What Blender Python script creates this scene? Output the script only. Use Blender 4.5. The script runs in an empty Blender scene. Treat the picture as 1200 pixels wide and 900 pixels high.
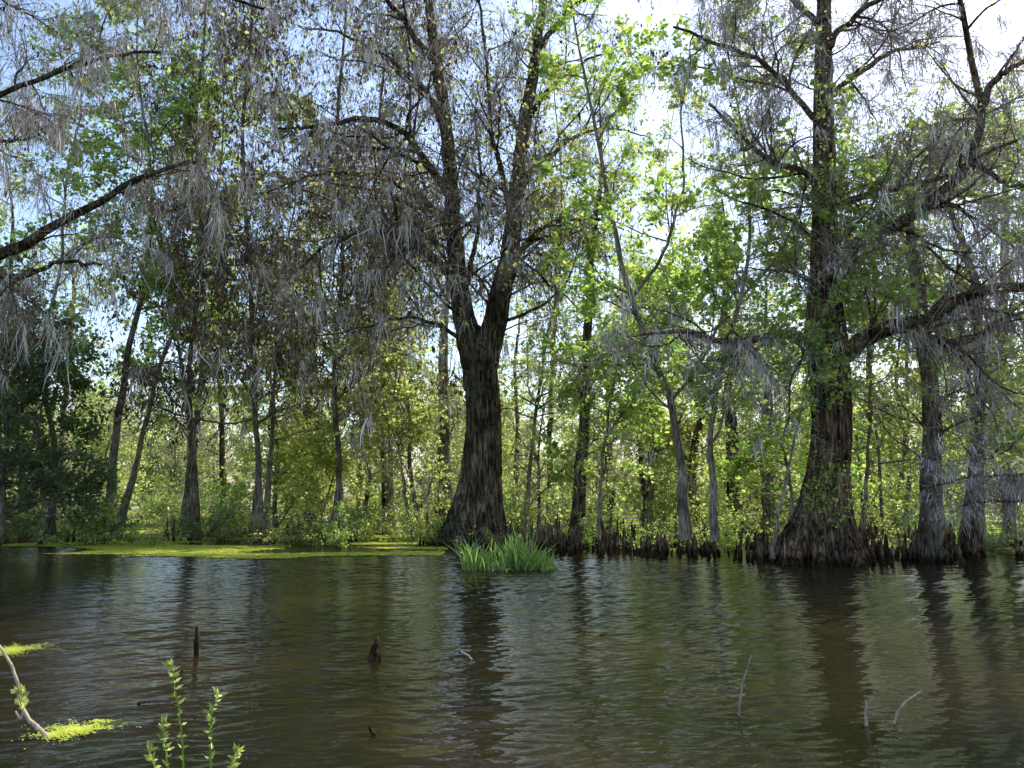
import bpy, math, numpy as np
from mathutils import Vector
rng = np.random.default_rng(7)

# ---------------------------------------------------------------- positions from image pixel coordinates
CAM_H = 1.8
PITCH = math.radians(7.86)
F = 906.0
def at(px, py, D):
    """world position of an image pixel (column px, row py) at ground distance D metres"""
    u = (px-600)/F; v = (450-py)/F
    f = math.cos(PITCH)-v*math.sin(PITCH); up = math.sin(PITCH)+v*math.cos(PITCH)
    return np.array([u/f*D, D, CAM_H+up/f*D])
def dist(py):
    v = (450-py)/F
    f = math.cos(PITCH)-v*math.sin(PITCH); up = math.sin(PITCH)+v*math.cos(PITCH)
    return -CAM_H*f/up

scene = bpy.context.scene
def link(o, parent=None):
    scene.collection.objects.link(o)
    if parent is not None: o.parent = parent
    return o
def empty(name):
    e = bpy.data.objects.new(name, None); scene.collection.objects.link(e); return e

# ---------------------------------------------------------------- materials
def new_mat(name):
    m = bpy.data.materials.new(name); m.use_nodes = True
    nt = m.node_tree; nt.nodes.clear()
    out = nt.nodes.new('ShaderNodeOutputMaterial')
    return m, nt, out
def ramp(nt, stops):
    r = nt.nodes.new('ShaderNodeValToRGB')
    els = r.color_ramp.elements
    while len(els) < len(stops): els.new(0.5)
    for e, (p, c) in zip(els, stops):
        e.position = p; e.color = (*c, 1)
    return r
def leaf_mat(name, stops, tstops=None, trans=0.55, gloss=0.0):
    m, nt, out = new_mat(name); L = nt.links.new
    a = nt.nodes.new('ShaderNodeAttribute'); a.attribute_name = 'var'
    r1 = ramp(nt, stops); d = nt.nodes.new('ShaderNodeBsdfDiffuse')
    L(a.outputs['Fac'], r1.inputs[0]); L(r1.outputs[0], d.inputs[0]); last = d
    if tstops:
        r2 = ramp(nt, tstops); t = nt.nodes.new('ShaderNodeBsdfTranslucent')
        mx = nt.nodes.new('ShaderNodeMixShader'); mx.inputs[0].default_value = trans
        L(a.outputs['Fac'], r2.inputs[0]); L(r2.outputs[0], t.inputs[0])
        L(d.outputs[0], mx.inputs[1]); L(t.outputs[0], mx.inputs[2]); last = mx
    if gloss:
        g = nt.nodes.new('ShaderNodeBsdfGlossy'); g.inputs['Roughness'].default_value = 0.35
        mg = nt.nodes.new('ShaderNodeMixShader'); mg.inputs[0].default_value = gloss
        L(last.outputs[0], mg.inputs[1]); L(g.outputs[0], mg.inputs[2]); last = mg
    L(last.outputs[0], out.inputs[0])
    return m
M_leaf = leaf_mat('maple_leaf', [(0,(.05,.10,.02)),(1,(.15,.20,.06))], [(0,(.16,.38,.04)),(.5,(.54,.76,.12)),(1,(.90,.93,.28))],.68,.06)
M_leaf_d = leaf_mat('evergreen_leaf', [(0,(.035,.065,.02)),(1,(.10,.14,.05))], [(0,(.10,.22,.03)),(1,(.34,.48,.10))], .45, .06)
M_leaf_y = leaf_mat('young_leaf', [(0,(.09,.13,.04)),(1,(.19,.21,.09))], [(0,(.34,.50,.09)),(1,(.92,.92,.34))], .68)
M_leaf_far = leaf_mat('hazed_distant_leaf', [(0,(.12,.16,.06)),(1,(.21,.23,.11))], [(0,(.44,.56,.18)),(1,(.84,.86,.40))], .62)  # far foliage: distance haze is painted in as a paler green
M_dead = leaf_mat('dead_leaf', [(0,(.06,.035,.022)),(1,(.24,.145,.095))])
M_moss = leaf_mat('spanish_moss', [(0,(.36,.32,.28)),(1,(.78,.72,.66))])
M_twig = leaf_mat('twig_bark', [(0,(.12,.09,.07)),(1,(.46,.38,.32))])
M_iris = leaf_mat('iris_blade', [(0,(.07,.15,.03)),(1,(.14,.24,.06))], [(0,(.25,.5,.07)),(1,(.6,.78,.14))], .55, .08)
M_duck = leaf_mat('duckweed_leaf', [(0,(.32,.38,.04)),(1,(.66,.72,.12))])

def bark_mat(name, c0, c1, c2, sc=5.0, wet=True, bump=.04, green=0.0):
    m, nt, out = new_mat(name); L = nt.links.new
    tc = nt.nodes.new('ShaderNodeNewGeometry')
    mp = nt.nodes.new('ShaderNodeMapping'); mp.inputs['Scale'].default_value = (sc, sc, sc*.14)
    n1 = nt.nodes.new('ShaderNodeTexNoise'); n1.inputs['Scale'].default_value = 3; n1.inputs['Detail'].default_value = 5; n1.inputs['Roughness'].default_value = .65
    L(tc.outputs['Position'], mp.inputs[0]); L(mp.outputs[0], n1.inputs[0])
    r = ramp(nt, [(.36, c0), (.5, c1), (.66, c2)])
    L(n1.outputs[0], r.inputs[0])
    n2 = nt.nodes.new('ShaderNodeTexNoise'); n2.inputs['Scale'].default_value = 1.1; n2.inputs['Detail'].default_value = 4
    L(tc.outputs['Position'], n2.inputs[0])
    r2 = ramp(nt, [(.35, (.42,.42,.38)), (.65, (1.2,1.12,1.0))]); L(n2.outputs[0], r2.inputs[0])
    mu = nt.nodes.new('ShaderNodeMix'); mu.data_type='RGBA'; mu.blend_type='MULTIPLY'; mu.inputs[0].default_value = 1
    L(r.outputs[0], mu.inputs[6]); L(r2.outputs[0], mu.inputs[7])
    p = nt.nodes.new('ShaderNodeBsdfDiffuse')
    last = mu.outputs[2]
    if green:
        n4 = nt.nodes.new('ShaderNodeTexNoise'); n4.inputs['Scale'].default_value = 3.2; n4.inputs['Detail'].default_value = 5
        L(tc.outputs['Position'], n4.inputs[0])
        r4 = ramp(nt, [(.54,(0,0,0)),(.64,(green,green,green))]); L(n4.outputs[0], r4.inputs[0])
        m4 = nt.nodes.new('ShaderNodeMix'); m4.data_type='RGBA'; L(r4.outputs[0], m4.inputs[0]); L(last, m4.inputs[6]); m4.inputs[7].default_value=(.09,.11,.04,1)
        last = m4.outputs[2]
    if wet:
        sx = nt.nodes.new('ShaderNodeSeparateXYZ'); L(tc.outputs['Position'], sx.inputs[0])
        ad = nt.nodes.new('ShaderNodeMath'); ad.operation='MULTIPLY_ADD'; L(n2.outputs[0], ad.inputs[0]); ad.inputs[1].default_value=-.25; L(sx.outputs[2], ad.inputs[2])
        r3 = ramp(nt, [(0,(.35,.32,.28)),(.12,(1,1,1))]); L(ad.outputs[0], r3.inputs[0])
        m2 = nt.nodes.new('ShaderNodeMix'); m2.data_type='RGBA'; m2.blend_type='MULTIPLY'; m2.inputs[0].default_value = 1
        L(last, m2.inputs[6]); L(r3.outputs[0], m2.inputs[7]); last = m2.outputs[2]
    L(last, p.inputs[0])
    if bump:
        b = nt.nodes.new('ShaderNodeBump'); b.inputs['Distance'].default_value = bump; b.inputs['Strength'].default_value = 1
        L(n1.outputs[0], b.inputs['Height']); L(b.outputs[0], p.inputs['Normal'])
    L(p.outputs[0], out.inputs[0]); return m
M_bark = bark_mat('cypress_bark', (.016,.012,.009), (.08,.062,.048), (.30,.25,.20), 4.2, bump=.07, green=.55)
M_bark_r = bark_mat('cypress_bark_reddish', (.018,.012,.009), (.10,.065,.048), (.36,.27,.21), 4.2, bump=.06, green=.4)
M_bark_m = bark_mat('maple_bark', (.08,.07,.055), (.24,.215,.175), (.50,.46,.40), 9.0, bump=.015)
M_bark_b = bark_mat('slender_bark', (.05,.042,.034), (.17,.145,.12), (.38,.34,.29), 7.0, bump=0)
M_knee = bark_mat('knee_bark', (.03,.021,.015), (.12,.085,.06), (.36,.27,.20), 7.0, bump=.03)
M_pale = bark_mat('bleached_wood', (.2,.17,.13), (.4,.35,.28), (.55,.5,.42), 20, wet=False, bump=.003)

# ---------------------------------------------------------------- mesh builder
class MB:
    def __init__(s): s.v=[]; s.q=[]; s.m=[]; s.a=[]; s.sm=[]; s.n=0
    def add(s, v, q, mat, var=None, smooth=False):
        v = np.asarray(v, float).reshape(-1,3); q = np.asarray(q, int).reshape(-1,4)
        if not len(q): return
        s.v.append(v); s.q.append(q+s.n); s.n += len(v)
        s.m.append(np.full(len(q), mat)); s.sm.append(np.full(len(q), smooth))
        s.a.append(np.full(len(v), .5) if var is None else np.asarray(var, float).reshape(-1))
    def mesh(s, name, mats):
        v = np.concatenate(s.v); q = np.concatenate(s.q); me = bpy.data.meshes.new(name)
        me.vertices.add(len(v)); me.vertices.foreach_set('co', v.astype(np.float32).ravel())
        me.loops.add(q.size); me.loops.foreach_set('vertex_index', q.astype(np.int32).ravel())
        me.polygons.add(len(q)); me.polygons.foreach_set('loop_start', np.arange(0, q.size, 4, dtype=np.int32))
        try: me.polygons.foreach_set('loop_total', np.full(len(q), 4, dtype=np.int32))
        except Exception: pass
        me.polygons.foreach_set('material_index', np.concatenate(s.m).astype(np.int32))
        me.polygons.foreach_set('use_smooth', np.concatenate(s.sm).astype(bool))
        for m in mats: me.materials.append(m)
        at_ = me.attributes.new('var', 'FLOAT', 'POINT'); at_.data.foreach_set('value', np.concatenate(s.a).astype(np.float32))
        me.update(calc_edges=True); return me
    def obj(s, name, mats, parent=None):
        return link(bpy.data.objects.new(name, s.mesh(name, mats)), parent)

def nrm(a): return a/np.maximum(np.linalg.norm(a, axis=-1, keepdims=True), 1e-9)
def resample(pts, K, wob=0.0):
    p = np.asarray(pts, float); n=len(p)
    pe = np.vstack([2*p[0]-p[1], p, 2*p[-1]-p[-2]])
    t = np.linspace(0, n-1-1e-6, K); i=t.astype(int); f=(t-i)[:,None]
    a,b,c,d = pe[i],pe[i+1],pe[i+2],pe[i+3]
    o = .5*((2*b)+(-a+c)*f+(2*a-5*b+4*c-d)*f**2+(-a+3*b-3*c+d)*f**3)
    if wob:
        w = rng.normal(0,wob,(K,3)); w = (w+np.roll(w,1,0))/2; w[0]=0; o += w
    return o
def grow(start, d, length, K, wig, trop=(0,0,0)):
    N=len(start); seg=(length/(K-1))[:,None]; d=nrm(d); p=[start]; tr=np.asarray(trop)
    for k in range(K-1):
        d = nrm(d+rng.normal(0,wig,(N,3))+tr); p.append(p[-1]+d*seg)
    return np.stack(p,1)
def tubes(mb, P, R, sides, mat, var=None, smooth=True):
    N,K,_=P.shape
    if N==0: return
    T = np.gradient(P, axis=1); T=nrm(T)
    mt = nrm(T.mean(1)); ref = np.where(np.abs(mt[:,2:3])>.75, np.array([[1.,0,0]]), np.array([[0,0,1.]]))[:,None,:]
    A = nrm(np.cross(T, ref)); B = np.cross(T, A)
    th = np.arange(sides)*2*math.pi/sides
    V = P[:,:,None,:]+R[:,:,None,None]*(np.cos(th)[None,None,:,None]*A[:,:,None,:]+np.sin(th)[None,None,:,None]*B[:,:,None,:])
    k=np.arange(K-1)[:,None]; j=np.arange(sides)[None,:]; jn=(j+1)%sides
    q=np.stack([k*sides+j, k*sides+jn, (k+1)*sides+jn, (k+1)*sides+j],-1).reshape(-1,4)
    Q=(q[None]+(np.arange(N)*K*sides)[:,None,None]).reshape(-1,4)
    if var is None: var=rng.random(N)
    mb.add(V, Q, mat, np.repeat(var, K*sides), smooth)
def ribbons(mb, P, W, mat, var=None):
    """thin flat strands (fine twigs, moss threads, blades)"""
    N,K,_=P.shape
    T=nrm(P[:,-1]-P[:,0]); side=nrm(np.cross(T, rng.normal(0,1,(N,3))))
    V=np.stack([P-side[:,None,:]*W[:,:,None], P+side[:,None,:]*W[:,:,None]],2)
    kk=np.arange(K-1)[:,None]; q=np.stack([kk*2,kk*2+1,kk*2+3,kk*2+2],-1).reshape(-1,4)
    Q=(q[None]+(np.arange(N)*K*2)[:,None,None]).reshape(-1,4)
    if var is None: var=np.clip(rng.normal(.5,.3,N),0,1)
    mb.add(V,Q,mat,np.repeat(var,K*2))
def children(P, R, n, tmin, tmax, amin, amax, up=0.0):
    N,K,_=P.shape
    w=np.linalg.norm(np.diff(P,axis=1),axis=2).sum(1)
    i=rng.choice(N, n, p=w/w.sum()); t=rng.uniform(tmin,tmax,n)*(K-1)*.9999; k=t.astype(int); f=(t-k)[:,None]
    s=P[i,k]*(1-f)+P[i,k+1]*f; T=nrm(P[i,k+1]-P[i,k])
    r=R[i,k]*(1-f[:,0])+R[i,k+1]*f[:,0]
    pr=nrm(np.cross(T, rng.normal(0,1,(n,3)))); a=rng.uniform(amin,amax,n)[:,None]
    d=nrm(T*np.cos(a)+pr*np.sin(a)+np.array([0,0,up]))
    return s,d,r,t/(K-1),i
def taper(r0, K, end=.25): 
    return r0[:,None]*(1-(1-end)*np.linspace(0,1,K)[None,:])
def leaves(mb, C, size, mat, flat=.6, aspect=.8, hang=0.0, svar=.3):
    n=len(C)
    if n==0: return
    nz=nrm(rng.normal(0,1,(n,3))*(1-flat*.6)+np.array([0,0,1.])*flat)
    a=rng.normal(0,1,(n,3)); a[:,2]-=hang
    a=nrm(a-nz*(a*nz).sum(1,keepdims=True)) if hang<1 else nrm(a)
    b=nrm(np.cross(nz,a)); nn=np.cross(a,b)
    s=(size*np.exp(rng.normal(0,svar,n)))[:,None]
    v0=C-a*s*.5; v2=C+a*s*.5; m=C+a*s*rng.uniform(-.12,.1,(n,1)); w=s*.5*aspect
    v1=m+b*w+nn*s*.12; v3=m-b*w+nn*s*.12
    mb.add(np.stack([v0,v1,v2,v3],1),np.arange(n*4).reshape(-1,4),mat,np.repeat(np.clip(rng.normal(.5,.3,n),0,1),4))
def leaves_on(mb, P, per, size, mat, jit=.1, **kw):
    N,K,_=P.shape
    per_n=rng.poisson(per*rng.choice([.1,.5,1.2,2.2],N))
    i=np.repeat(np.arange(N),per_n); t=rng.uniform(.15,1,len(i))*(K-1)*.999; k=t.astype(int); f=(t-k)[:,None]
    C=P[i,k]*(1-f)+P[i,k+1]*f+rng.normal(0,jit,(len(i),3))
    leaves(mb,C,size,mat,**kw)
def moss(mb, P, n, mat, lmin=.3, lmax=1.6, strands=12, spread=.09, w=.011):
    """clumps of hanging strands draped from the branches P"""
    N,K,_=P.shape
    i=rng.integers(0,N,n); t=rng.uniform(.05,.98,n)*(K-1)*.999; k=t.astype(int); f=(t-k)[:,None]
    C=P[i,k]*(1-f)+P[i,k+1]*f; T=nrm(P[i,k+1]-P[i,k])
    Lc=lmin+(lmax-lmin)*rng.random(n)**2
    j=np.repeat(np.arange(n),strands); M=len(j)
    S=C[j]+T[j]*rng.normal(0,spread*1.6,(M,1))+rng.normal(0,spread*.5,(M,3))
    L=Lc[j]*rng.uniform(.25,1.0,M)
    D=grow(S, np.tile([0,0,-1.],(M,1))+rng.normal(0,.25,(M,3)), L, 5, .26, (.02,0,-.35))
    ribbons(mb,D,w*rng.uniform(.5,1.5,M)[:,None]*np.array([.7,1.2,1.0,.7,.15])[None,:],mat,np.clip(rng.normal(.5,.22,n)[j]+rng.normal(0,.15,M),0,1))
def trunk(mb, pts, rad, mat, sides=36, flute=.0, flute_h=2.5, K=60, n1=7, wob=.0):
    P=resample(pts,K,wob); R=np.interp(np.linspace(0,1,K), np.linspace(0,1,len(rad)), rad)
    T=nrm(np.gradient(P,axis=0)); A=nrm(np.cross(T,np.array([0,1.,0]))); B=np.cross(T,A)
    th=np.linspace(0,2*math.pi,sides,endpoint=False)[None,:]; z=(P[:,2]-P[0,2])[:,None]
    ph=rng.uniform(0,6.28,6); am=flute*np.exp(-z/flute_h)
    tw=z*.12
    w=1+am*(.7*np.abs(np.cos(n1/2*th+ph[0]+tw))-.35+.35*np.cos((n1-3)*th+ph[1])+.25*np.cos((n1+5)*th+ph[2]))
    w=w+.045*np.cos(9*th+ph[3]+z*.35)+.03*np.cos(14*th+ph[4]-z*.5)+rng.normal(0,.014,w.shape)
    V=P[:,None,:]+(R[:,None]*w)[:,:,None]*(np.cos(th)[:,:,None]*A[:,None,:]+np.sin(th)[:,:,None]*B[:,None,:])
    k=np.arange(K-1)[:,None]; j=np.arange(sides)[None,:]; jn=(j+1)%sides
    q=np.stack([k*sides+j, k*sides+jn, (k+1)*sides+jn, (k+1)*sides+j],-1).reshape(-1,4)
    mb.add(V,q,mat,None,True)
    return P[None],R[None]
def stack(lst):
    K=min(p.shape[1] for p,_ in lst)
    Ps=[];Rs=[]
    for p,r in lst:
        idx=np.linspace(0,p.shape[1]-1,K).astype(int); Ps.append(p[:,idx]); Rs.append(r[:,idx])
    return np.concatenate(Ps),np.concatenate(Rs)
def limb(mb, pts, r0, r1, mat, K=24, wob=.04):
    P=resample(pts,K,wob)[None]; R=np.linspace(r0,r1,K)[None]
    tubes(mb,P,R,10,mat); return P,R

# ---------------------------------------------------------------- twiggy crown for a bald cypress
def bare_crown(mb, P, R, n2, n3, n4, L2=(1.5,4.), L3=(.7,1.8), L4=(.25,.8), m_bark=0, m_twig=1, m_moss=2,
               moss_n=200, moss_kw={}, tmin=.1, droop=-.05, dead=0, m_dead=3, green=0, m_green=4, thin=1.0, dsize=.13, gsize=.11):
    s,d,r,t,i=children(P,R,n2,tmin,1,.6,1.35,.05)
    L=rng.uniform(*L2,n2)*(1.15-.6*t); r0=np.minimum(r*.5,.015*L+.005)*thin
    P2=grow(s,d,L,10,.17,(0,0,.01)); R2=taper(r0,10,.25); tubes(mb,P2,R2,5,m_bark)
    s,d,r,t,i=children(P2,R2,n3,.1,1,.4,1.2,0)
    L=rng.uniform(*L3,n3); r0=np.minimum(r*.6,.009*L+.002)*thin
    P3=grow(s,d,L,7,.2,(0,0,droop)); R3=taper(r0,7,.3); tubes(mb,P3,R3,3,m_twig)
    s,d,r,t,i=children(P3,R3,n4,.1,1,.3,1.1,0)
    L=rng.uniform(*L4,n4); P4=grow(s,d,L,4,.25,(0,0,droop*2.6)); ribbons(mb,P4,taper(np.full(n4,.0052)*thin,4,.4),m_twig)
    if moss_n:
        a,_=stack([(P3,R3),(P2,R2)]); moss(mb,a,moss_n,m_moss,**moss_kw)
    if dead: leaves_on(mb,P4,dead,dsize,m_dead,.05,aspect=.36,hang=2.5)
    if green: leaves_on(mb,P4,green,gsize,m_green,.07)
def leafy_crown(mb, P, R, n2, n3, n4, per, size, L2=(1.2,3.), L3=(.5,1.3), L4=(.25,.6), m_bark=0, m_twig=1, m_leaf=2, tmin=.3, up=.1, jit=.09, flat=.6):
    s,d,r,t,i=children(P,R,n2,tmin,1,.7,1.45,up)
    L=rng.uniform(*L2,n2)*(1.2-.6*t); P2=grow(s,d,L,8,.18,(0,0,.03)); R2=taper(np.minimum(r*.6,.012*L+.004),8,.25); tubes(mb,P2,R2,5,m_bark)
    s,d,r,t,i=children(P2,R2,n3,.2,1,.4,1.1,.05)
    L=rng.uniform(*L3,n3); P3=grow(s,d,L,5,.2); R3=taper(.007*L+.002,5,.3); tubes(mb,P3,R3,3,m_twig)
    s,d,r,t,i=children(P3,R3,n4,.2,1,.4,1.2,0)
    L=rng.uniform(*L4,n4); P4=grow(s,d,L,3,.2); ribbons(mb,P4,taper(np.full(n4,.005),3,.4),m_twig)
    leaves_on(mb,P4,per,size,m_leaf,jit,flat=flat)
def path(D, *pp, dd=None):
    n=len(pp); dd=[0]*n if dd is None else dd
    return [at(x,y,D+e) for (x,y),e in zip(pp,dd)]

CY=[M_bark,M_twig,M_moss,M_dead,M_leaf_y,M_leaf]
# ================================================================= main twin-stemmed bald cypress
D=26.3
mb=MB()
low=path(D,(552,650),(556,615),(562,565),(566,500),(564,450),(561,415),(561,385))
PT,RT=trunk(mb,low,[1.38,.92,.68,.58,.56,.55,.12],0,72,.48,1.3,80,9)
L1=trunk(mb,path(D,(558,455),(551,405),(540,345),(533,285),(529,220),(520,130),(505,30),(494,-80),(488,-180)),[.40,.42,.34,.30,.26,.22,.17,.12,.05],0,24,0,1,70,7,.03)
L2=trunk(mb,path(D,(566,455),(576,395),(590,335),(601,275),(606,210),(618,130),(632,40),(645,-80),(650,-180)),[.40,.43,.36,.31,.26,.22,.17,.12,.05],0,24,0,1,70,7,.03)
lims=[L1,L2]
for pts,r0,r1,dd in [
  ([(538,335),(505,300),(470,278),(430,272),(380,290),(330,330)],.18,.03,[0,-.5,-1,-1.6,-2,-2.4]),
  ([(533,290),(515,255),(480,225),(430,205),(370,205),(310,225)],.15,.03,[0,.3,.5,.7,.8,1]),
  ([(530,235),(500,190),(470,150),(420,140),(370,148),(320,150)],.16,.03,[0,-.8,-1.6,-2.2,-2.8,-3.2]),
  ([(522,160),(500,110),(455,70),(400,40),(350,30)],.13,.02,[0,-.5,-.9,-1.2,-1.6]),
  ([(592,320),(615,290),(640,265),(690,255),(730,270)],.13,.02,[0,-.5,-1,-1.5,-2]),
  ([(604,230),(630,195),(665,165),(710,150),(760,160)],.13,.02,[0,.5,1,1.5,2]),
  ([(612,150),(640,110),(680,75),(725,55)],.12,.02,[0,-.6,-1.2,-2]),
  ([(600,260),(590,210),(575,150),(570,80),(560,0)],.12,.04,[0,-.8,-1.5,-2,-2.5]),
  ([(545,350),(552,310),(560,265),(562,200),(555,130)],.11,.03,[0,-.6,-1,-1.2,-1.5]),
  ([(590,330),(600,300),(640,330),(680,360)],.07,.02,[0,-.6,-1,-1.2]),
  ([(545,400),(510,380),(470,372),(420,385),(370,395)],.08,.02,[0,-1,-2,-3,-4]),
  ([(506,70),(470,20),(430,-20),(380,-40)],.13,.03,[0,-1,-2,-3]),
  ([(628,60),(670,10),(720,-20)],.12,.03,[0,-1,-2]),
  ]:
    lims.append(limb(mb,path(D,*pts,dd=dd),r0,r1,0))
P,R=stack(lims)
bare_crown(mb,P,R,220,2300,17500,L2=(1.5,4.6),L3=(.7,2.1),L4=(.3,1.1),moss_n=1000,moss_kw=dict(lmin=.2,lmax=1.6,w=.011),tmin=.12,droop=-.08,green=.4,dead=.75,dsize=.14)
mb.obj('bald_cypress_tree',CY)

# ================================================================= right bald cypress
D=20.2
mb=MB()
PT,RT=trunk(mb,path(D,(964,672),(964,645),(967,600),(971,550),(975,500),(973,440),(968,390),(966,320),(966,240),(965,150),(965,60),(966,-40),(968,-160)),
   [1.32,1.0,.66,.51,.48,.49,.52,.36,.31,.27,.22,.15,.06],0,84,.62,.9,120,11)
lims=[(PT[:,50:],RT[:,50:])]
for pts,r0,r1,dd in [
  ([(978,425),(1008,402),(1045,385),(1090,372),(1140,345),(1210,335),(1290,345)],.26,.08,[0,-.4,-.9,-1.3,-1.8,-2.2,-2.6]),
  ([(1060,382),(1090,395),(1130,400),(1180,372),(1240,360)],.10,.04,[-.9,-1,-1.2,-1.4,-1.6]),
  ([(958,405),(925,392),(885,398),(845,400),(800,388),(750,395)],.15,.03,[0,-.3,-.6,-1,-1.4,-1.8]),
  ([(966,330),(985,300),(1010,282),(1050,264),(1090,235),(1125,205),(1145,160),(1150,120),(1135,60),(1120,-20)],.19,.06,[0,-.5,-.9,-1.3,-1.6,-1.9,-2.1,-2.2,-2.4,-2.8]),
  ([(1150,125),(1165,95),(1195,75),(1250,40)],.10,.04,[-2.2,-2.4,-2.7,-3]),
  ([(966,260),(990,238),(1030,225),(1080,215),(1125,205)],.12,.05,[0,-.4,-.9,-1.4,-1.9]),
  ([(964,225),(940,200),(905,190),(870,160),(830,120)],.10,.03,[0,-.8,-1.5,-2,-2.6]),
  ([(965,150),(930,110),(890,70),(840,50),(790,30)],.09,.03,[0,-.8,-1.3,-2,-3]),
  ([(966,120),(1000,90),(1050,60),(1100,50)],.10,.03,[0,.8,1.3,2]),
  ([(966,60),(1000,20),(1050,-10),(1120,-30)],.10,.03,[0,-.8,-1.3,-2]),
  ([(966,40),(930,0),(880,-30)],.10,.03,[0,-.8,-1.3]),
  ([(1140,190),(1180,215),(1230,210)],.07,.03,[-1.9,-2.2,-2.4]),
  ]:
    lims.append(limb(mb,path(D,*pts,dd=dd),r0,r1,0,wob=.03))
P,R=stack(lims)
bare_crown(mb,P,R,200,2300,20000,L2=(1.2,3.8),L3=(.6,1.8),L4=(.25,1.0),moss_n=900,moss_kw=dict(lmin=.15,lmax=1.2,w=.009),tmin=.15,droop=-.04,green=.12,gsize=.07)
moss(mb,P[1:3],60,2,.3,1.1,26,.1,.007); moss(mb,P[3:4],24,2,.2,.8,20,.1,.007)
mb.obj('bald_cypress_tree',[M_bark_r]+CY[1:])

# ================================================================= cypress standing out of view on the left, limbs reach in
D=19
mb=MB()
PT,RT=trunk(mb,path(D,(-190,675),(-190,600),(-188,450),(-186,300),(-180,120),(-175,-60),(-170,-220)),[1.0,.62,.5,.44,.34,.24,.1],0,40,.4,1.,80,9)
lims=[(PT[:,30:],RT[:,30:])]
for pts,r0,r1,dd in [
  ([(-186,330),(-100,305),(-20,298),(25,290),(60,265),(110,240),(150,215),(195,200),(230,190)],.20,.03,[0,0,0,-.2,-.4,-.5,-.6,-.8,-1]),
  ([(-20,300),(0,322),(40,318),(75,306),(120,312)],.09,.03,[0,-.3,-.5,-.8,-1]),
  ([(-182,200),(-100,150),(-20,120),(50,90),(120,70),(190,60)],.09,.03,[0,-1,-1.5,-2,-2.5,-3]),
  ([(-180,80),(-80,20),(20,-10),(120,-20),(220,-10),(310,10)],.12,.03,[0,-1,-1.5,-2,-2.5,-3]),
  ([(-182,180),(-90,180),(0,165),(50,160)],.09,.03,[0,1,1.5,2]),
  ([(-180,60),(-60,-40),(100,-70),(250,-60),(350,-50)],.14,.04,[0,1,1.5,2,2.5])]:
    lims.append(limb(mb,path(D,*pts,dd=dd),r0,r1,0,wob=.05))
P,R=stack(lims)
bare_crown(mb,P,R,110,1150,9000,L2=(1.0,2.9),L3=(.5,1.6),L4=(.25,1.0),moss_n=680,moss_kw=dict(lmin=.2,lmax=1.7,w=.009),tmin=.25,droop=-.07,dead=.5,green=.25,dsize=.1,gsize=.07)
mb.obj('bald_cypress_tree',CY)

# ================================================================= cypress behind left-centre: hanging brown seed-clusters + moss
for (bx,D,hx,seed) in [(300,29,290,0),(395,31,400,1),(225,30,235,2),(455,33,450,3)]:
    mb=MB()
    PT,RT=trunk(mb,path(D,(bx,628),(bx+3,560),(bx-3,430),(hx+2,300),(hx-6,160),(hx+5,20),(hx,-120)),[.34,.11,.09,.08,.07,.05,.03],0,14,.3,.7,50,6,.02)
    bare_crown(mb,PT,RT,72,760,6000,L2=(1.4,4.8),L3=(.8,2.2),L4=(.3,1.1),moss_n=260,moss_kw=dict(lmin=.3,lmax=2.1,w=.013),tmin=.25,droop=-.12,dead=1.6,green=.5,dsize=.17,gsize=.12)
    mb.obj('bald_cypress_tree',[M_bark_b]+CY[1:])

# ================================================================= medium cypress / gum trunks
mid=[(672,642,692,300,12),(718,612,720,380,8),(862,622,852,380,14),(903,630,900,430,12),(820,626,822,480,10),
     (1088,657,1076,330,19),(1132,652,1142,330,13),(1182,640,1178,230,10),(1022,612,1018,420,8),(524,618,520,400,14),
     (452,625,450,400,6),(415,616,421,430,7),(362,614,367,400,7),(346,610,343,420,6),(218,612,240,420,8),
     (495,631,478,470,5),(645,612,650,380,6),(70,622,86,350,6),(262,611,256,400,6),(600,612,604,420,5),(760,615,745,380,6),(1050,618,1062,400,5),(30,618,12,330,7)]
for n,(bx,by,tx,ty,w) in enumerate(mid):
    D=min(dist(by),44); r=w*D/F/2
    b=at(bx,by,D); b[2]=-.15; t=at(tx,ty,D); top=b+(t-b)*rng.uniform(1.3,1.7); m=(b+t)/2+rng.normal(0,.22,3)*[1,1,0]
    mb=MB()
    PT,RT=trunk(mb,[b,b+(m-b)*.15,m,t,(t+top)/2+rng.normal(0,.35,3),top],[r*2.6,r*1.4,r*1.0,r*.75,r*.4,r*.1],0,20,.45,.6,40,7,.03)
    if n in (5,6,7,0,2):
        bare_crown(mb,PT,RT,30,220,1800,L2=(.8,2.6),moss_n=80,moss_kw=dict(lmin=.15,lmax=1.),tmin=.3,green=1.4)
    else:
        bare_crown(mb,PT,RT,24,160,1200,L2=(.8,2.6),moss_n=30,tmin=.25,green=2.0,gsize=.13)
    mb.obj('bald_cypress_tree' if n%3 else 'swamp_tupelo_tree',[M_bark_b if n%2 else M_bark]+CY[1:])

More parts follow.
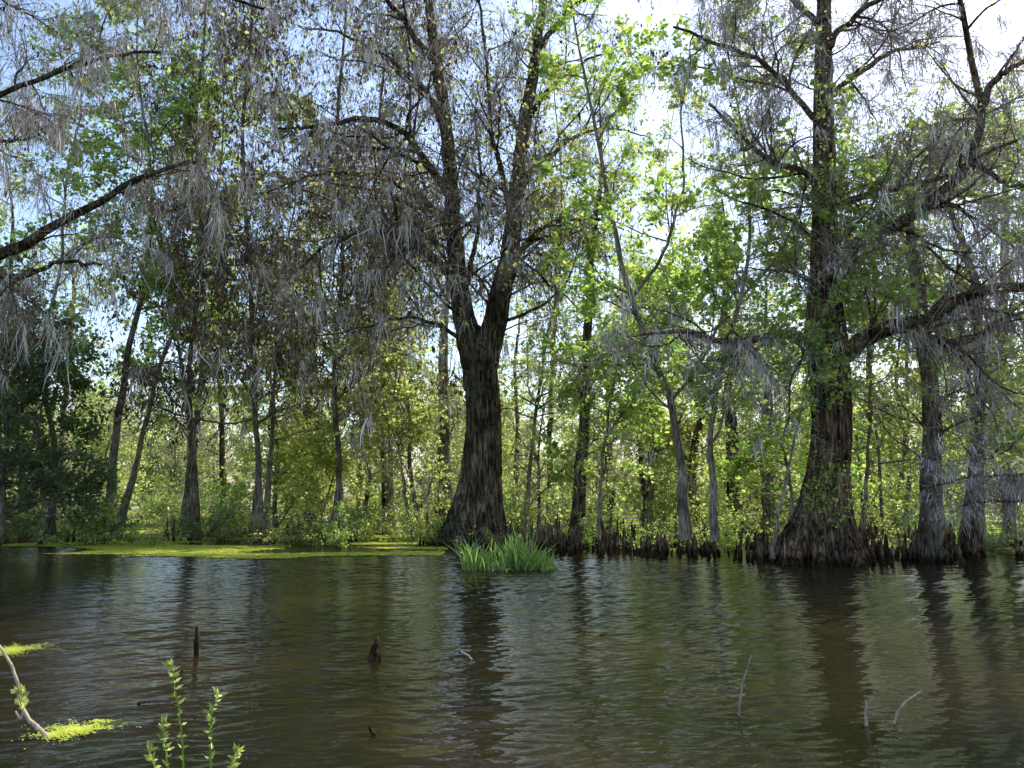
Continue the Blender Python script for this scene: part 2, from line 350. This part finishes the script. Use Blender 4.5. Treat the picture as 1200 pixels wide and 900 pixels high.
# ================================================================= maples
MP=[M_bark_m,M_twig,M_leaf,M_moss]; MY=[M_bark_m,M_twig,M_leaf_y]; MD=[M_bark_m,M_twig,M_leaf_d]
def maple(D,pts,r0,n2,n3,n4,per,size=.14,tmin=.3,mats=MP,L2=(1.2,3.),name='red_maple_tree',extra=(),**kw):
    mb=MB(); b=path(D,*pts); K=40
    n=len(pts); rr=r0*np.linspace(1,.12,n); rr[0]*=1.5
    PT,RT=trunk(mb,b,rr,0,14,.2,.5,K,5,.03)
    l=[(PT,RT)]
    for e in extra:
        l.append(limb(mb,path(D,*e[0],dd=e[1]),r0*.45,.02,0,K=24))
    P,R=stack(l)
    leafy_crown(mb,P,R,n2,n3,n4,per,size,L2=L2,tmin=tmin,**kw)
    return mb.obj(name,mats)
maple(22,[(803,632),(797,540),(785,470),(758,400),(725,300),(708,200),(690,110),(672,20),(655,-80)],.13,48,290,1400,7,tmin=.2,L2=(1.4,3.6),
      extra=[([(785,470),(820,430),(850,360),(880,300)],[0,-1,-1.5,-2]),([(740,350),(780,290),(800,210),(800,120)],[0,-1,-1.5,-2])])
maple(21.6,[(838,634),(832,520),(845,440),(868,350),(880,260),(868,150),(850,40),(840,-60)],.09,48,290,1400,7,tmin=.15,L2=(1.2,3.2),
      extra=[([(868,350),(910,300),(940,240),(950,170)],[0,-.5,-1,-1.2])])
maple(18.9,[(905,655),(912,600),(935,500),(955,400),(985,300),(1000,220)],.045,22,140,700,6,size=.11,tmin=.3,L2=(.8,2.6))
maple(22,[(1010,640),(1015,560),(1020,460),(1010,360),(990,270),(1000,180)],.06,26,150,750,6,tmin=.3,L2=(1,2.8))
maple(24,[(1150,640),(1150,540),(1130,430),(1120,330),(1130,240),(1120,150)],.08,30,180,900,6.5,tmin=.15)
maple(23,[(1235,640),(1230,540),(1205,430),(1200,320),(1190,220)],.08,26,160,800,7,tmin=.15)
maple(29,[(128,622),(135,520),(150,420),(168,330),(178,240),(170,150),(160,60),(165,-30)],.15,50,320,1450,6.5,size=.15,tmin=.3,L2=(1.6,3.8))
maple(31,[(140,620),(165,520),(188,430),(225,330),(250,240),(262,150),(258,60)],.12,44,280,1300,6.5,size=.15,tmin=.3,L2=(1.6,3.6))
maple(27,[(60,628),(62,520),(50,420),(70,310),(78,210),(95,120),(90,20)],.10,38,260,1200,6.5,size=.14,tmin=.25)
maple(33,[(215,620),(222,520),(210,420),(200,320),(215,200),(220,100)],.1,34,220,1000,6,size=.16,tmin=.2,L2=(1.4,3.6))
maple(30,[(480,622),(470,540),(462,460),(470,380),(480,300)],.06,26,170,800,6,tmin=.2,mats=MY)
maple(28,[(615,625),(620,560),(628,480),(640,400),(655,330),(660,240),(650,120),(640,0)],.08,34,220,1000,4.5,tmin=.15,mats=MY)
maple(25,[(700,632),(705,560),(715,470),(730,400),(745,330)],.07,26,170,850,7,tmin=.15,L2=(.8,2.2))
maple(33,[(760,622),(765,540),(770,440),(790,330),(780,220),(790,120)],.1,34,220,1000,6.5,size=.16,tmin=.15,L2=(1.4,3.4),mats=MY)
maple(24,[(930,632),(925,560),(905,480),(900,400)],.06,22,140,700,6.5,tmin=.15,L2=(.8,2.2))
maple(32,[(310,620),(318,520),(322,430),(330,330),(345,230),(340,130)],.10,34,220,1000,6,size=.16,tmin=.2,mats=MY)
maple(34,[(1060,620),(1065,540),(1050,440),(1070,330),(1060,220)],.1,34,220,1000,6,size=.16,tmin=.15,L2=(1.4,3.4),mats=MY)
# dark evergreen wax myrtle thicket at the far left
maple(25,[(-5,640),(5,560),(10,480),(5,400),(10,330)],.10,50,340,1600,8,size=.12,tmin=.05,L2=(1.0,2.6),mats=MD,name='wax_myrtle_tree')
maple(26,[(48,638),(52,580),(45,520),(52,450),(48,390)],.08,40,270,1300,8,size=.12,tmin=.05,L2=(.9,2.4),mats=MD,name='wax_myrtle_tree')

# ================================================================= background forest (instances)
def variant(kind):
    mb=MB(); H=rng.uniform(9,15); lean=rng.normal(0,1.2,2)
    pts=[np.array([0,0,-.2])]+[np.array([lean[0]*t+rng.normal(0,.25),lean[1]*t+rng.normal(0,.25),H*t]) for t in (.08,.3,.5,.75,1)]
    r=rng.uniform(.06,.13)
    PT,RT=trunk(mb,pts,[r*2.2,r*1.2,r,r*.8,r*.5,r*.1],0,8,.4,.6,20,6,.03)
    if kind=='bare': bare_crown(mb,PT,RT,32,160,1000,L2=(1,3.),moss_n=36,moss_kw=dict(strands=9,w=.02,lmax=1.),tmin=.3,thin=1.5,green=1.4,gsize=.16)
    elif kind=='leafy':
        leafy_crown(mb,PT,RT,38,180,600,6,.20,L2=(1.2,3.6),tmin=.1,m_leaf=4,jit=.24)
    else:
        leafy_crown(mb,PT,RT,40,180,600,8,.38,L2=(1.6,4.4),tmin=.06,m_leaf=4,jit=.4)
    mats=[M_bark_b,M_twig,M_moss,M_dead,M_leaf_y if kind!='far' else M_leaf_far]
    return mb.mesh('forest_tree_'+kind,mats)
bare=[variant('bare') for _ in range(5)]; leafy=[variant('leafy') for _ in range(6)]; far=[variant('far') for _ in range(4)]
forest=empty('background_forest')
def place(me,x,y,s,parent,nm,zz=0,sz=None):
    o=bpy.data.objects.new(nm,me); o.location=(x,y,zz); o.rotation_euler=(0,0,rng.uniform(0,6.28)); o.scale=(s,s,sz or s); link(o,parent)
for i in range(105):
    y=31+52*rng.random()**1.1; x=rng.uniform(-.85,.85)*y
    me=(bare if rng.random()<.6 else leafy); place(me[rng.integers(len(me))],x,y,rng.uniform(.55,1.0),forest,'tree')
far_tl=empty('distant_tree_line')
for i in range(72):
    y=rng.uniform(85,130); x=rng.uniform(-.9,.9)*y
    place(far[rng.integers(4)],x,y,rng.uniform(.6,1.15),far_tl,'tree')

# ================================================================= shrubs
def shrub_mesh(mat,n,L,per,size):
    mb=MB()
    s=rng.normal(0,.25,(n,3))*[1,1,0]; d=rng.normal(0,.55,(n,3)); d[:,2]=1
    P=grow(s,d,rng.uniform(*L,n),9,.16,(0,0,-.03)); tubes(mb,P,taper(np.full(n,.014),9,.25),4,0)
    s,d,r,t,i=children(P,np.full(P.shape[:2],.01),n*8,.15,1,.4,1.2,.1)
    P2=grow(s,d,rng.uniform(.2,.7,n*8),4,.2); ribbons(mb,P2,taper(np.full(n*8,.006),4,.4),1)
    leaves_on(mb,P2,per,size,2,.07)
    return mb.mesh('shrub',[M_bark_m,M_twig,mat])
sh=[shrub_mesh(M_leaf_y,15,(1.0,2.6),6,.09) for _ in range(3)]+[shrub_mesh(M_leaf,16,(.8,2.4),8,.10) for _ in range(2)]+[shrub_mesh(M_leaf_d,16,(.8,2.2),9,.09)]
und=empty('understory_shrubs')
for i in range(105):
    y=28+42*rng.random()**1.2; x=rng.uniform(-.8,.8)*y
    place(sh[rng.integers(6)],x,y,rng.uniform(.7,1.6),und,'shrub',.0)
pos=[(30,632,.7,3),(75,630,.6,4),(345,640,.8,0),(395,642,.65,4),(300,634,.6,1),(430,636,.5,3),(690,644,.6,3),(725,640,.55,4),(750,645,.45,3),(560,640,.6,0),
     (500,638,.6,5),(860,646,.5,4),(1040,650,.45,2),(640,642,.5,5),(800,640,.6,0),(910,644,.45,1),(940,650,.4,3),(1165,648,.6,5),(5,634,.9,5),(60,636,.6,5)]
pos+=[(px+rng.uniform(-12,12),rng.uniform(624,640),rng.uniform(.5,.95),int(rng.integers(0,6))) for px in range(20,520,26)]
pos+=[(px+rng.uniform(-20,20),rng.uniform(634,648),rng.uniform(.4,.75),int(rng.integers(0,6))) for px in range(640,1200,48)]
for (px,py,s,k) in pos:
    D=dist(py); p=at(px,py,D); o=bpy.data.objects.new('buttonbush_shrub',sh[k]); o.location=(p[0],D,-.05); o.scale=(s,)*3; o.rotation_euler=(0,0,rng.uniform(0,6)); link(o)

mb=MB()
for c in path(20.2,(945,590),(955,560),(962,600),(940,575),(985,585),(965,545)):
    c=c+np.array([0,-.75,0]); leaves(mb,c+rng.normal(0,.22,(80,3)),.085,0)
mb.obj('climbing_vine',[M_leaf])

# right-hand mossy low branch reaching in over the water
mb=MB(); D=16.5
ls=[limb(mb,path(D,(1330,600),(1260,560),(1190,556),(1130,562),(1085,572)),.06,.012,0),
    limb(mb,path(D,(1320,600),(1250,585),(1200,585),(1150,590),(1110,600)),.04,.01,0),
    limb(mb,path(D,(1330,690),(1325,640),(1322,600),(1318,540)),.09,.05,0)]
P,R=stack(ls)
bare_crown(mb,P,R,44,420,3600,L2=(.4,1.3),L3=(.2,.8),L4=(.12,.45),moss_n=260,moss_kw=dict(lmin=.1,lmax=.45,w=.005),tmin=.1)
mb.obj('mossy_bare_shrub',CY)

# ================================================================= cypress knees
mb=MB()
kp=[]
centres=[(rng.uniform(600,1240),rng.uniform(20.6,27.5)) for _ in range(46)]+[(rng.uniform(-60,560),rng.uniform(27,33)) for _ in range(14)]
for cx,cy in centres:
    hh=rng.uniform(.35,1.15)
    for i in range(rng.integers(4,15)):
        D=cy+rng.normal(0,.45); kp.append(((cx-600)/F*cy+rng.normal(0,.5),D,hh*rng.uniform(.25,1.1),rng.uniform(.035,.12)))
for cx,cy,R0,n in [(-1.1,26.3,2.2,26),(8.1,20.2,2.0,34),(4.6,22.5,1.5,26),(10.9,20.6,1.2,20),(2.2,24,1.6,34)]:
    for i in range(n):
        a=rng.uniform(0,6.28); q=R0*rng.uniform(.5,1.1); kp.append((cx+q*math.cos(a),cy+q*math.sin(a)*.7,rng.uniform(.1,.7),rng.uniform(.04,.1)))
for x,y,h,r in kp:
    K=9; t=np.linspace(0,1,K)
    P=np.stack([x+np.cumsum(rng.normal(0,.014,K)),y+np.cumsum(rng.normal(0,.014,K)),-.25+t*(h+.25)],1)[None]
    R=(r*np.array([1.9,1.35,.95,.8,.68,.6,.55,.42,.05])*rng.uniform(.9,1.1,K))[None]
    tubes(mb,P,R,8,0)
mb.obj('cypress_knees',[M_knee])

# ================================================================= iris clump at the water's edge
mb=MB(); n=620
cx=rng.uniform(-1.05,1.0,n); cy=rng.normal(0,.3,n)
base=at(597,668,dist(668)); S=np.stack([base[0]+cx,base[1]+.3+cy,np.full(n,-.1)],1)
d=rng.normal(0,.22,(n,3)); d[:,2]=1
P=grow(S,d,rng.uniform(.4,1.15,n)*(1-.35*np.abs(cx))*(1+.2*np.sin(cx*5)),7,.05); P[:,:,2]-=(np.linspace(0,1,7)**3)[None]*rng.uniform(0,.35,(n,1))
P[:,:,:2]+=((np.linspace(0,1,7)**2)[None,:,None]*rng.normal(0,.16,(n,1,2)))
ribbons(mb,P,(.015*rng.uniform(.7,1.4,n))[:,None]*np.array([1,1.1,1.1,1,.8,.55,.08])[None],0,rng.random(n))
mb.obj('iris_clump',[M_iris])

# ================================================================= ground & water
def fbm(x,y,sc,seed):
    r=np.random.default_rng(seed); o=0
    for k in range(10):
        a=r.uniform(0,6.28); f=sc*r.uniform(.5,2.6); o=o+np.sin((x*math.cos(a)+y*math.sin(a))*f+r.uniform(0,6.28))/math.sqrt(f/sc)
    return o/4
mb=MB(); xs=np.concatenate([np.linspace(-400,-62,14),np.linspace(-60,60,260),np.linspace(62,400,14)]); ys=np.concatenate([np.linspace(-40,0,10),np.linspace(1,75,230),np.linspace(78,600,40)])
X,Y=np.meshgrid(xs,ys); 
shore=23.5+np.clip((-X-2)*.25,-2.2,4)+.7*fbm(X,Y*0,.6,3)
s=1/(1+np.exp(-(Y-shore)*1.5))
Z=-.9+s*(.9+(-.03+.13*fbm(X,Y,.9,5)))
nearb=1/(1+np.exp((Y+1.5)*1.5)); Z=Z+nearb*1.2
V=np.stack([X,Y,Z],-1); ny,nx=X.shape
def gridq(ny,nx):
    a=np.arange(ny-1)[:,None]; b=np.arange(nx-1)[None]
    return np.stack([a*nx+b,a*nx+b+1,(a+1)*nx+b+1,(a+1)*nx+b],-1)
mb.add(V,gridq(ny,nx),0,None,True)
m,nt,out=new_mat('swamp_mud'); L=nt.links.new
g=nt.nodes.new('ShaderNodeNewGeometry'); n1=nt.nodes.new('ShaderNodeTexNoise'); n1.inputs['Scale'].default_value=1.6; n1.inputs['Detail'].default_value=8
L(g.outputs['Position'],n1.inputs[0]); r=ramp(nt,[(.35,(.03,.022,.014)),(.48,(.08,.065,.035)),(.58,(.12,.15,.04)),(.75,(.22,.26,.07))]); L(n1.outputs[0],r.inputs[0])
p=nt.nodes.new('ShaderNodeBsdfDiffuse'); L(r.outputs[0],p.inputs[0])
bp=nt.nodes.new('ShaderNodeBump'); bp.inputs['Distance'].default_value=.08; n3=nt.nodes.new('ShaderNodeTexNoise'); n3.inputs['Scale'].default_value=14; n3.inputs['Detail'].default_value=6
L(g.outputs['Position'],n3.inputs[0]); L(n3.outputs[0],bp.inputs['Height']); L(bp.outputs[0],p.inputs['Normal']); L(p.outputs[0],out.inputs[0])
mb.obj('swamp_ground',[m])

# water: real wavelets in the open pool, flat sheets around it
mb=MB(); X0,X1,Y0,Y1=-21.,21.,2.4,27.
xs=np.linspace(X0,X1,860); ys=Y0+(Y1-Y0)*np.linspace(0,1,1050)**1.3
X,Y=np.meshgrid(xs,ys); Z=np.zeros_like(X); r_=np.random.default_rng(21)
for k in range(46):
    lam=r_.uniform(.3,.8) if k%7==0 else r_.uniform(.085,.25)
    a=math.radians(104)+r_.normal(0,.42); kk=2*math.pi/lam; slope=r_.uniform(.5,1)*.042
    ph=r_.uniform(0,6.28)+.9*np.sin(X*.7*r_.uniform(.5,2)+Y*.5+r_.uniform(0,6))
    env=.6+.6*np.sin(X*r_.uniform(.4,1.6)+Y*r_.uniform(-1.5,1.5)+r_.uniform(0,6))
    Z+=env*slope/kk*np.sin(kk*(X*math.cos(a)+Y*math.sin(a))+ph)
Z*=.8+.4*fbm(X,Y,.45,31)
ed=np.minimum.reduce([X-X0,X1-X,Y-Y0,Y1-Y]); Z*=np.clip(ed/.8,0,1)
V=np.stack([X,Y,Z],-1); mb.add(V,gridq(*X.shape),0,None,True)
for a,b,c,d_ in [(-400,-3,400,Y0),(-400,Y0,X0,Y1),(X1,Y0,400,Y1),(-400,Y1,400,590)]:
    mb.add([(a,b,0),(c,b,0),(c,d_,0),(a,d_,0)],[(0,1,2,3)],0)
m,nt,out=new_mat('swamp_water'); L=nt.links.new
g=nt.nodes.new('ShaderNodeNewGeometry')
def noise(scale,det,ms,rot=0,dist_=0):
    mp=nt.nodes.new('ShaderNodeMapping'); mp.inputs['Scale'].default_value=ms; mp.inputs['Rotation'].default_value=(0,0,rot)
    n=nt.nodes.new('ShaderNodeTexNoise'); n.inputs['Scale'].default_value=scale; n.inputs['Detail'].default_value=det; n.inputs['Distortion'].default_value=dist_
    L(g.outputs['Position'],mp.inputs[0]); L(mp.outputs[0],n.inputs[0]); return n.outputs[0]
h1=noise(10,2,(.7,1.9,1),math.radians(-8),.2)
bp=nt.nodes.new('ShaderNodeBump'); bp.inputs['Distance'].default_value=.005; bp.inputs['Strength'].default_value=1.0; L(h1,bp.inputs['Height'])
c=noise(.3,3,(1,1,1)); r=ramp(nt,[(.35,(.008,.011,.004)),(.65,(.030,.021,.010))]); L(c,r.inputs[0])
df=nt.nodes.new('ShaderNodeBsdfDiffuse'); gl=nt.nodes.new('ShaderNodeBsdfGlossy'); gl.inputs['Roughness'].default_value=.015
fr=nt.nodes.new('ShaderNodeFresnel'); fr.inputs['IOR'].default_value=1.36; mx=nt.nodes.new('ShaderNodeMixShader')
L(r.outputs[0],df.inputs[0]); L(bp.outputs[0],gl.inputs['Normal']); L(bp.outputs[0],fr.inputs['Normal'])
L(fr.outputs[0],mx.inputs[0]); L(df.outputs[0],mx.inputs[1]); L(gl.outputs[0],mx.inputs[2]); L(mx.outputs[0],out.inputs[0])
mb.obj('swamp_water',[m])

# ================================================================= duckweed
mb=MB()
def flakes(x,y,s,z=.012):
    n=len(x); a=rng.uniform(0,6.28,n); r1=s*rng.uniform(.6,1.3,n); zz=z+rng.uniform(0,.008,n)
    V=np.stack([np.stack([x+r1*np.cos(a+k*math.pi/2),y+r1*np.sin(a+k*math.pi/2),zz],-1) for k in range(4)],1)
    mb.add(V,np.arange(n*4).reshape(-1,4),0,np.repeat(np.clip(rng.normal(.5,.3,n),0,1),4))
N=130000; x=rng.uniform(-17,-2.0,N); y=rng.uniform(21,31,N); k=(fbm(x,y,.7,11)+.5*fbm(x*.4,y*2,1.5,12))>-.25+.3*np.abs(y-25.5)/2+.08*rng.normal(0,1,N)
flakes(x[k],y[k],.04)
N=70000; y=rng.uniform(30,75,N); x=rng.uniform(-.75,.75,N)*y; k=fbm(x,y,.5,13)>-.15; flakes(x[k],y[k],.11)
for (px,py,rx,ry,n) in [(12,764,.30,.35,4200),(88,858,.20,.16,3600),(60,864,.14,.10,900),(115,848,.09,.05,300)]:
    Dc=dist(py); c=at(px,py,Dc); a=rng.uniform(0,6.28,n); q=np.abs(rng.normal(0,.55,n))*(1+.3*np.sin(3*a+px)+.25*np.sin(7*a)+.15*np.sin(13*a)) 
    flakes(c[0]+rx*q*np.cos(a),Dc+ry*q*np.sin(a),.0065,.016)
mb.obj('duckweed_mat',[M_duck])

# ================================================================= sticks and stubs in the water
def stick(name,pts,r0,r1,mat,K=12,wob=.004,sides=9):
    mb=MB(); P=resample(pts,K,wob)[None]; R=(np.linspace(r0,r1,K)*rng.uniform(.85,1.15,K))[None]; R[0,-1]*=.5
    tubes(mb,P,R,sides,0); 
    return mb,mat,name
def done(t): t[0].obj(t[2],[t[1]])
D=dist(768); done(stick('broken_branch_stub',path(D,(230,785),(230,760),(231,748),(230,734)),.030,.022,M_knee))
D=dist(772)
t=stick('broken_branch_stub',path(D,(434,785),(436,768),(441,755),(443,746)),.05,.02,M_knee)
P=resample(path(D,(437,764),(442,767),(446,770)),8,.004)[None]; tubes(t[0],P,np.linspace(.035,.02,8)[None],8,0); done(t)
D=dist(772); done(stick('fallen_twig',path(D,(557,779),(550,770),(539,762)),.014,.006,M_pale))
D=dist(862); done(stick('broken_branch_stub',path(D,(444,868),(438,860),(433,852)),.022,.012,M_knee))
D=dist(788); done(stick('broken_branch_stub',path(D,(210,792),(214,785)),.02,.012,M_knee))
D=dist(850); done(stick('bleached_stick',path(D,(1016,858),(1014,838),(1015,820)),.015,.008,M_pale))
D=dist(838); done(stick('bleached_stick',path(D,(866,850),(868,815),(873,790),(880,768)),.012,.005,M_pale))
D=dist(848); done(stick('bleached_stick',path(D,(1046,855),(1052,835),(1064,820),(1081,810)),.012,.005,M_pale))
for px,py in [(168,826),(708,745),(1150,700),(60,690)]:
    D=dist(py); done(stick('floating_twig',[at(px,py,D)+np.array([-.05,0,.01]),at(px,py,D)+np.array([.05,.03,.022])],.008,.005,M_knee))
def lance(mb,C,A,size,mat,asp=.22):
    n=len(C); A=nrm(A); b=nrm(np.cross(A,rng.normal(0,1,(n,3)))); nn=np.cross(A,b); s=(size*rng.uniform(.6,1.2,n))[:,None]
    v=[C,C+A*s*.45+b*s*asp+nn*s*.04,C+A*s,C+A*s*.45-b*s*asp+nn*s*.04]
    mb.add(np.stack(v,1),np.arange(n*4).reshape(-1,4),mat,np.repeat(rng.random(n),4))
D=dist(866)
mb=MB(); P=resample(path(D,(-40,720),(2,762),(18,792),(26,830),(42,852),(62,868)),30,.004)[None]
tubes(mb,P,np.linspace(.008,.017,30)[None],9,0)
P=resample(path(D,(27,835),(24,842),(18,833)),10,.002)[None]; tubes(mb,P,np.linspace(.012,.006,10)[None],8,0)
S=np.array(path(D,(24,822),(26,828),(24,812)))
for s0 in S:
    d=rng.normal(0,.5,(12,3)); d[:,2]+=.8; lance(mb,np.repeat(s0[None],12,0)+rng.normal(0,.012,(12,3)),d,.07,1,.25)
mb.obj('fallen_branch',[M_pale,M_leaf_y])
D=3.3
for pts in [[(216,1090),(215,960),(214,880),(208,820),(200,782)],[(246,1080),(248,960),(247,880),(248,840),(255,815)],[(196,1080),(200,960),(196,890),(190,865),(192,850)],
            [(176,1080),(183,960),(182,905),(174,880)],[(262,1080),(266,960),(270,905),(277,882)]]:
    mb=MB(); P=resample(path(D+rng.normal(0,.08),*pts),40,.002); 
    tubes(mb,P[None],np.linspace(.006,.0018,40)[None],7,0)
    up=P[18:]; 
    for k in range(0,len(up),2):
        n=rng.integers(3,6); d=rng.normal(0,.9,(n,3)); d[:,2]=rng.uniform(.2,1.0,n)
        lance(mb,np.repeat(up[k][None],n,0),d,.034,1,.2)
    lance(mb,np.repeat(P[-1][None],9,0),np.array([0,0,1.])+rng.normal(0,.5,(9,3)),.04,1,.2)
    mb.obj('willow_sprout',[M_leaf_y,M_leaf_y])

# ================================================================= sky, sun, camera
EL=math.radians(52); AZ=math.radians(46)
w=bpy.data.worlds.new('World'); scene.world=w; w.use_nodes=True; nt=w.node_tree
bg=nt.nodes['Background']; sky=nt.nodes.new('ShaderNodeTexSky'); sky.sky_type='NISHITA'; sky.sun_disc=False
sky.sun_elevation=EL; sky.sun_rotation=AZ; sky.dust_density=1.6; sky.air_density=1.0
nt.links.new(sky.outputs[0],bg.inputs[0]); bg.inputs[1].default_value=.32
sl=bpy.data.lights.new('sun','SUN'); sl.energy=5; sl.angle=math.radians(.5); sl.color=(1,.95,.86)
so=bpy.data.objects.new('sun',sl); link(so)
dv=Vector((math.sin(AZ)*math.cos(EL),math.cos(AZ)*math.cos(EL),math.sin(EL))); so.rotation_euler=dv.to_track_quat('Z','Y').to_euler()
cam=bpy.data.cameras.new('camera'); cam.sensor_width=36; cam.lens=F/1200*36; cam.clip_end=2000; cam.clip_start=.05
co=bpy.data.objects.new('camera',cam); co.location=(0,0,CAM_H); co.rotation_euler=(math.pi/2+PITCH,0,0); link(co); scene.camera=co
scene.view_settings.view_transform='Standard'; scene.view_settings.look='None'; scene.view_settings.exposure=0
